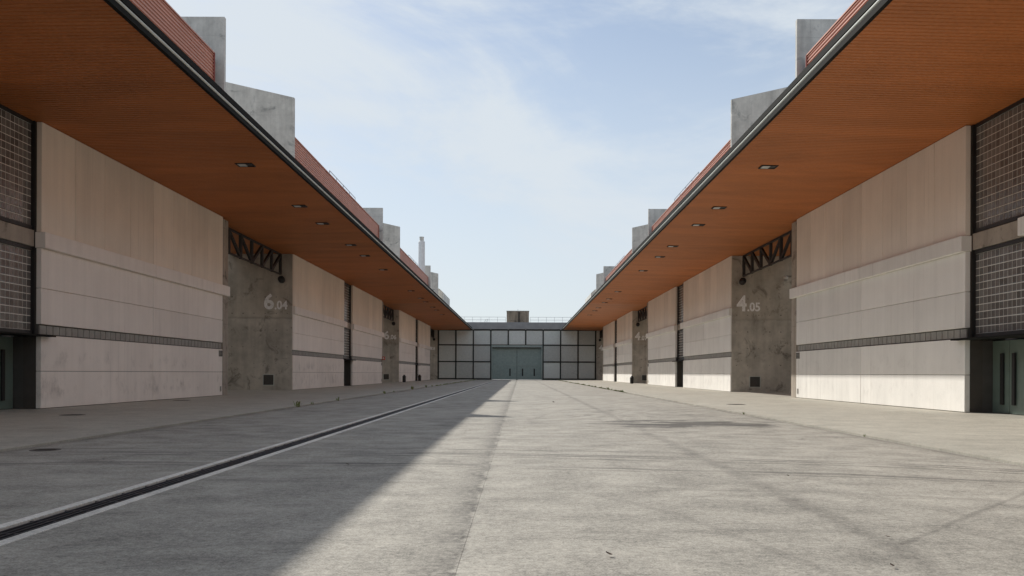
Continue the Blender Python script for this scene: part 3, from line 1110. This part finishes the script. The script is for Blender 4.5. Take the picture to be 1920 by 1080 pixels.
bin_(-12.6, 99.6, 'black litter bin in front of the pale panels past the wall marked 6.06')
bin_(-12.62, 115.2, 'farther black litter bin with an ash tray beside a dark far doorway', True)
bin_(12.45, 94.0, 'black litter bin beside the concrete wall marked 4.07')

al = thing('alarm_box', 'small red alarm box on the pillar edge before the wall marked 6.06', 'alarm', (-13.0, 86.9, 2.5))
boxpart('case', MAT['red'], al, -13.09, -12.83, 86.75, 87.05, 2.35, 2.68, .02)
b3 = bmesh.new()
lathe(b3, [(.08, 0), (.09, .03), (.05, .05)], 12)
bmesh.ops.rotate(b3, verts=b3.verts[:], cent=(0, 0, 0), matrix=Matrix.Rotation(math.radians(90), 3, 'X'))
bmesh.ops.translate(b3, verts=b3.verts[:], vec=(-12.96, 86.749, 2.52))
absmesh('bell', b3, MAT['white'], al)

# manholes
for x, y, z, r_, lab in ((-10.5, 21.6, WALK_Z, .30, 'round iron cover in the left pavement, before the soiled panels'),
                         (-12.2, 33.0, WALK_Z, .32, 'round iron cover in the left pavement close under the soiled panels'),
                         (-6.15, 12.3, 0.0, .20, 'round iron cover in the court beside the left pavement edge'),
                         (8.1, 31.0, WALK_Z, .34, 'round iron cover in the right pavement near the wall marked 4.05')):
    t_ = thing('manhole_cover', lab, 'manhole cover', (x, y, z), 'iron covers in the paving')
    b3 = bmesh.new()
    lathe(b3, [(r_, z - .02), (r_, z + .004), (r_ - .03, z + .004), (r_ - .04, z + .002)], 28, x, y)
    absmesh('rim', b3, MAT['iron'], t_)
    b3 = bmesh.new()
    for i in range(-3, 4):
        h = math.sqrt(max(.0, (r_ - .06) ** 2 - (i * .07) ** 2))
        if h > .02:
            bbox(b3, x - h, x + h, y + i * .07 - .012, y + i * .07 + .012, z + .0021, z + .007)
    absmesh('rib', b3, MAT['iron'], t_, 'stuff')


# ------------------------------------------------------------------ weeds in the pavement joints
def weed(x, y, z, h, n, label, group):
    b4 = bmesh.new()
    for i in range(n):
        an = random.uniform(0, 2 * math.pi)
        ln = h * random.uniform(.5, 1.1)
        lean = random.uniform(.2, .8) * ln
        bx, by = random.uniform(-.07, .07) * h * 4, random.uniform(-.15, .15) * h * 4
        d = Vector((math.cos(an), math.sin(an), 0))
        sd = Vector((-d.y, d.x, 0)) * ln * random.uniform(.05, .12)
        base = Vector((bx, by, 0))
        mid = base + d * lean * .4 + Vector((0, 0, ln * .6))
        tip = base + d * lean + Vector((0, 0, ln * random.uniform(.75, 1.0)))
        v1, v2, v3, v4, v5 = (b4.verts.new(q) for q in (base - sd * .6, base + sd * .6, mid + sd, mid - sd, tip))
        b4.faces.new((v1, v2, v3, v4))
        b4.faces.new((v4, v3, v5))
    me = finish('weed', b4, MAT['weed'])
    o = link('weed', me, None, (x, y, z))
    tag(o, label, 'weed', group)


KJ = KERB - .006
weed(-KJ - .0, 28.0, 0, .22, 26, 'dark tuft of weed in the left pavement joint, nearest of that row', 'weeds in the left pavement joint')
weed(-KJ, 30.0, 0, .14, 14, 'small weed just beyond the nearest tuft in the left pavement joint', 'weeds in the left pavement joint')
weed(-KJ, 34.2, 0, .18, 12, 'single thin upright weed in the left pavement joint', 'weeds in the left pavement joint')
NTH = ('nearest', 'second', 'third', 'fourth', 'fifth', 'sixth', 'seventh', 'eighth')
for i, (y, h, n) in enumerate(((46, .17, 24), (49.5, .12, 16), (58, .24, 40), (66.5, .20, 34), (71, .15, 24))):
    weed(-KJ, y, 0, h, n, 'green tuft in the left pavement joint, %s of the far row' % NTH[i], 'far weeds in the left pavement joint')
for i, (y, h, n) in enumerate(((52.5, .22, 36), (58.5, .17, 28), (61.0, .25, 44), (66, .2, 36), (71, .2, 36), (77, .19, 34), (84, .2, 34), (92, .2, 36))):
    weed(KJ, y, 0, h * .7, n, 'green tuft in the right pavement joint, %s of the far row' % NTH[i], 'far weeds in the right pavement joint')
weed(KJ, 15.6, 0, .05, 14, 'tiny green sprout in the right pavement joint, nearest of that row', 'weeds in the right pavement joint')
weed(KJ, 24.0, 0, .08, 14, 'tiny weed in the right pavement joint level with the damp patch', 'weeds in the right pavement joint')
b4 = bmesh.new()
for s in (-1, 1):
    for i in range(1400):
        y = random.uniform(74, 140) if s < 0 else random.uniform(50, 140)
        h = random.uniform(.02, .10) * (1 if math.sin(y * 1.7) + math.sin(y * .61) > -.2 else .3)
        x = s * KJ + random.uniform(-.05, .05)
        v1, v2, v3 = (b4.verts.new(q) for q in ((x - .03, y - .03, 0), (x + .03, y + .03, 0), (x + random.uniform(-.05, .05), y, h)))
        b4.faces.new((v1, v2, v3))
absmesh('grass', b4, MAT['weed'], None, 'stuff')

# dry leaves and twigs blown on the court
for i, (x, y, r_, a, lab) in enumerate(((1.02, 5.28, .05, 40, 'curled dark leaf lying alone near the middle of the sunlit court'),
                                        (2.6, 5.0, .035, 10, 'small dark leaf near the front of the sunlit court'),
                                        (2.95, 5.9, .03, 70, 'small brown leaf beside the dirty joint at the right'),
                                        (1.75, 33.0, .14, 20, 'dark clod at the tip of the farther fin shadow'),
                                        (-1.55, 10.4, .05, 60, 'little brown leaf in the shade right of the drain'),
                                        (3.35, 9.4, .04, 15, 'tiny dark leaf out on the sunlit concrete to the right'))):
    b4 = bmesh.new()
    pts = []
    for j in range(5):
        tt = j / 4
        r_ = r_ * (.62 if j == 0 else 1)
        wd = math.sin(math.pi * tt) * r_ * .45 + .001
        zc = .010 + .35 * r_ * (tt - .4) ** 2 * 4
        pts.append((b4.verts.new((-wd, (tt - .5) * 2 * r_, zc + wd * .5)), b4.verts.new((0, (tt - .5) * 2 * r_, zc)), b4.verts.new((wd, (tt - .5) * 2 * r_, zc + wd * .4))))
    for p_, q_ in zip(pts, pts[1:]):
        b4.faces.new((p_[0], p_[1], q_[1], q_[0]))
        b4.faces.new((p_[1], p_[2], q_[2], q_[1]))
    o = link('dead_leaf', finish('dead_leaf', b4, MAT['leaf']), None, (x, y, .004), None, None, (0, 0, math.radians(a)))
    tag(o, lab, 'leaf', 'dry leaves on the court')
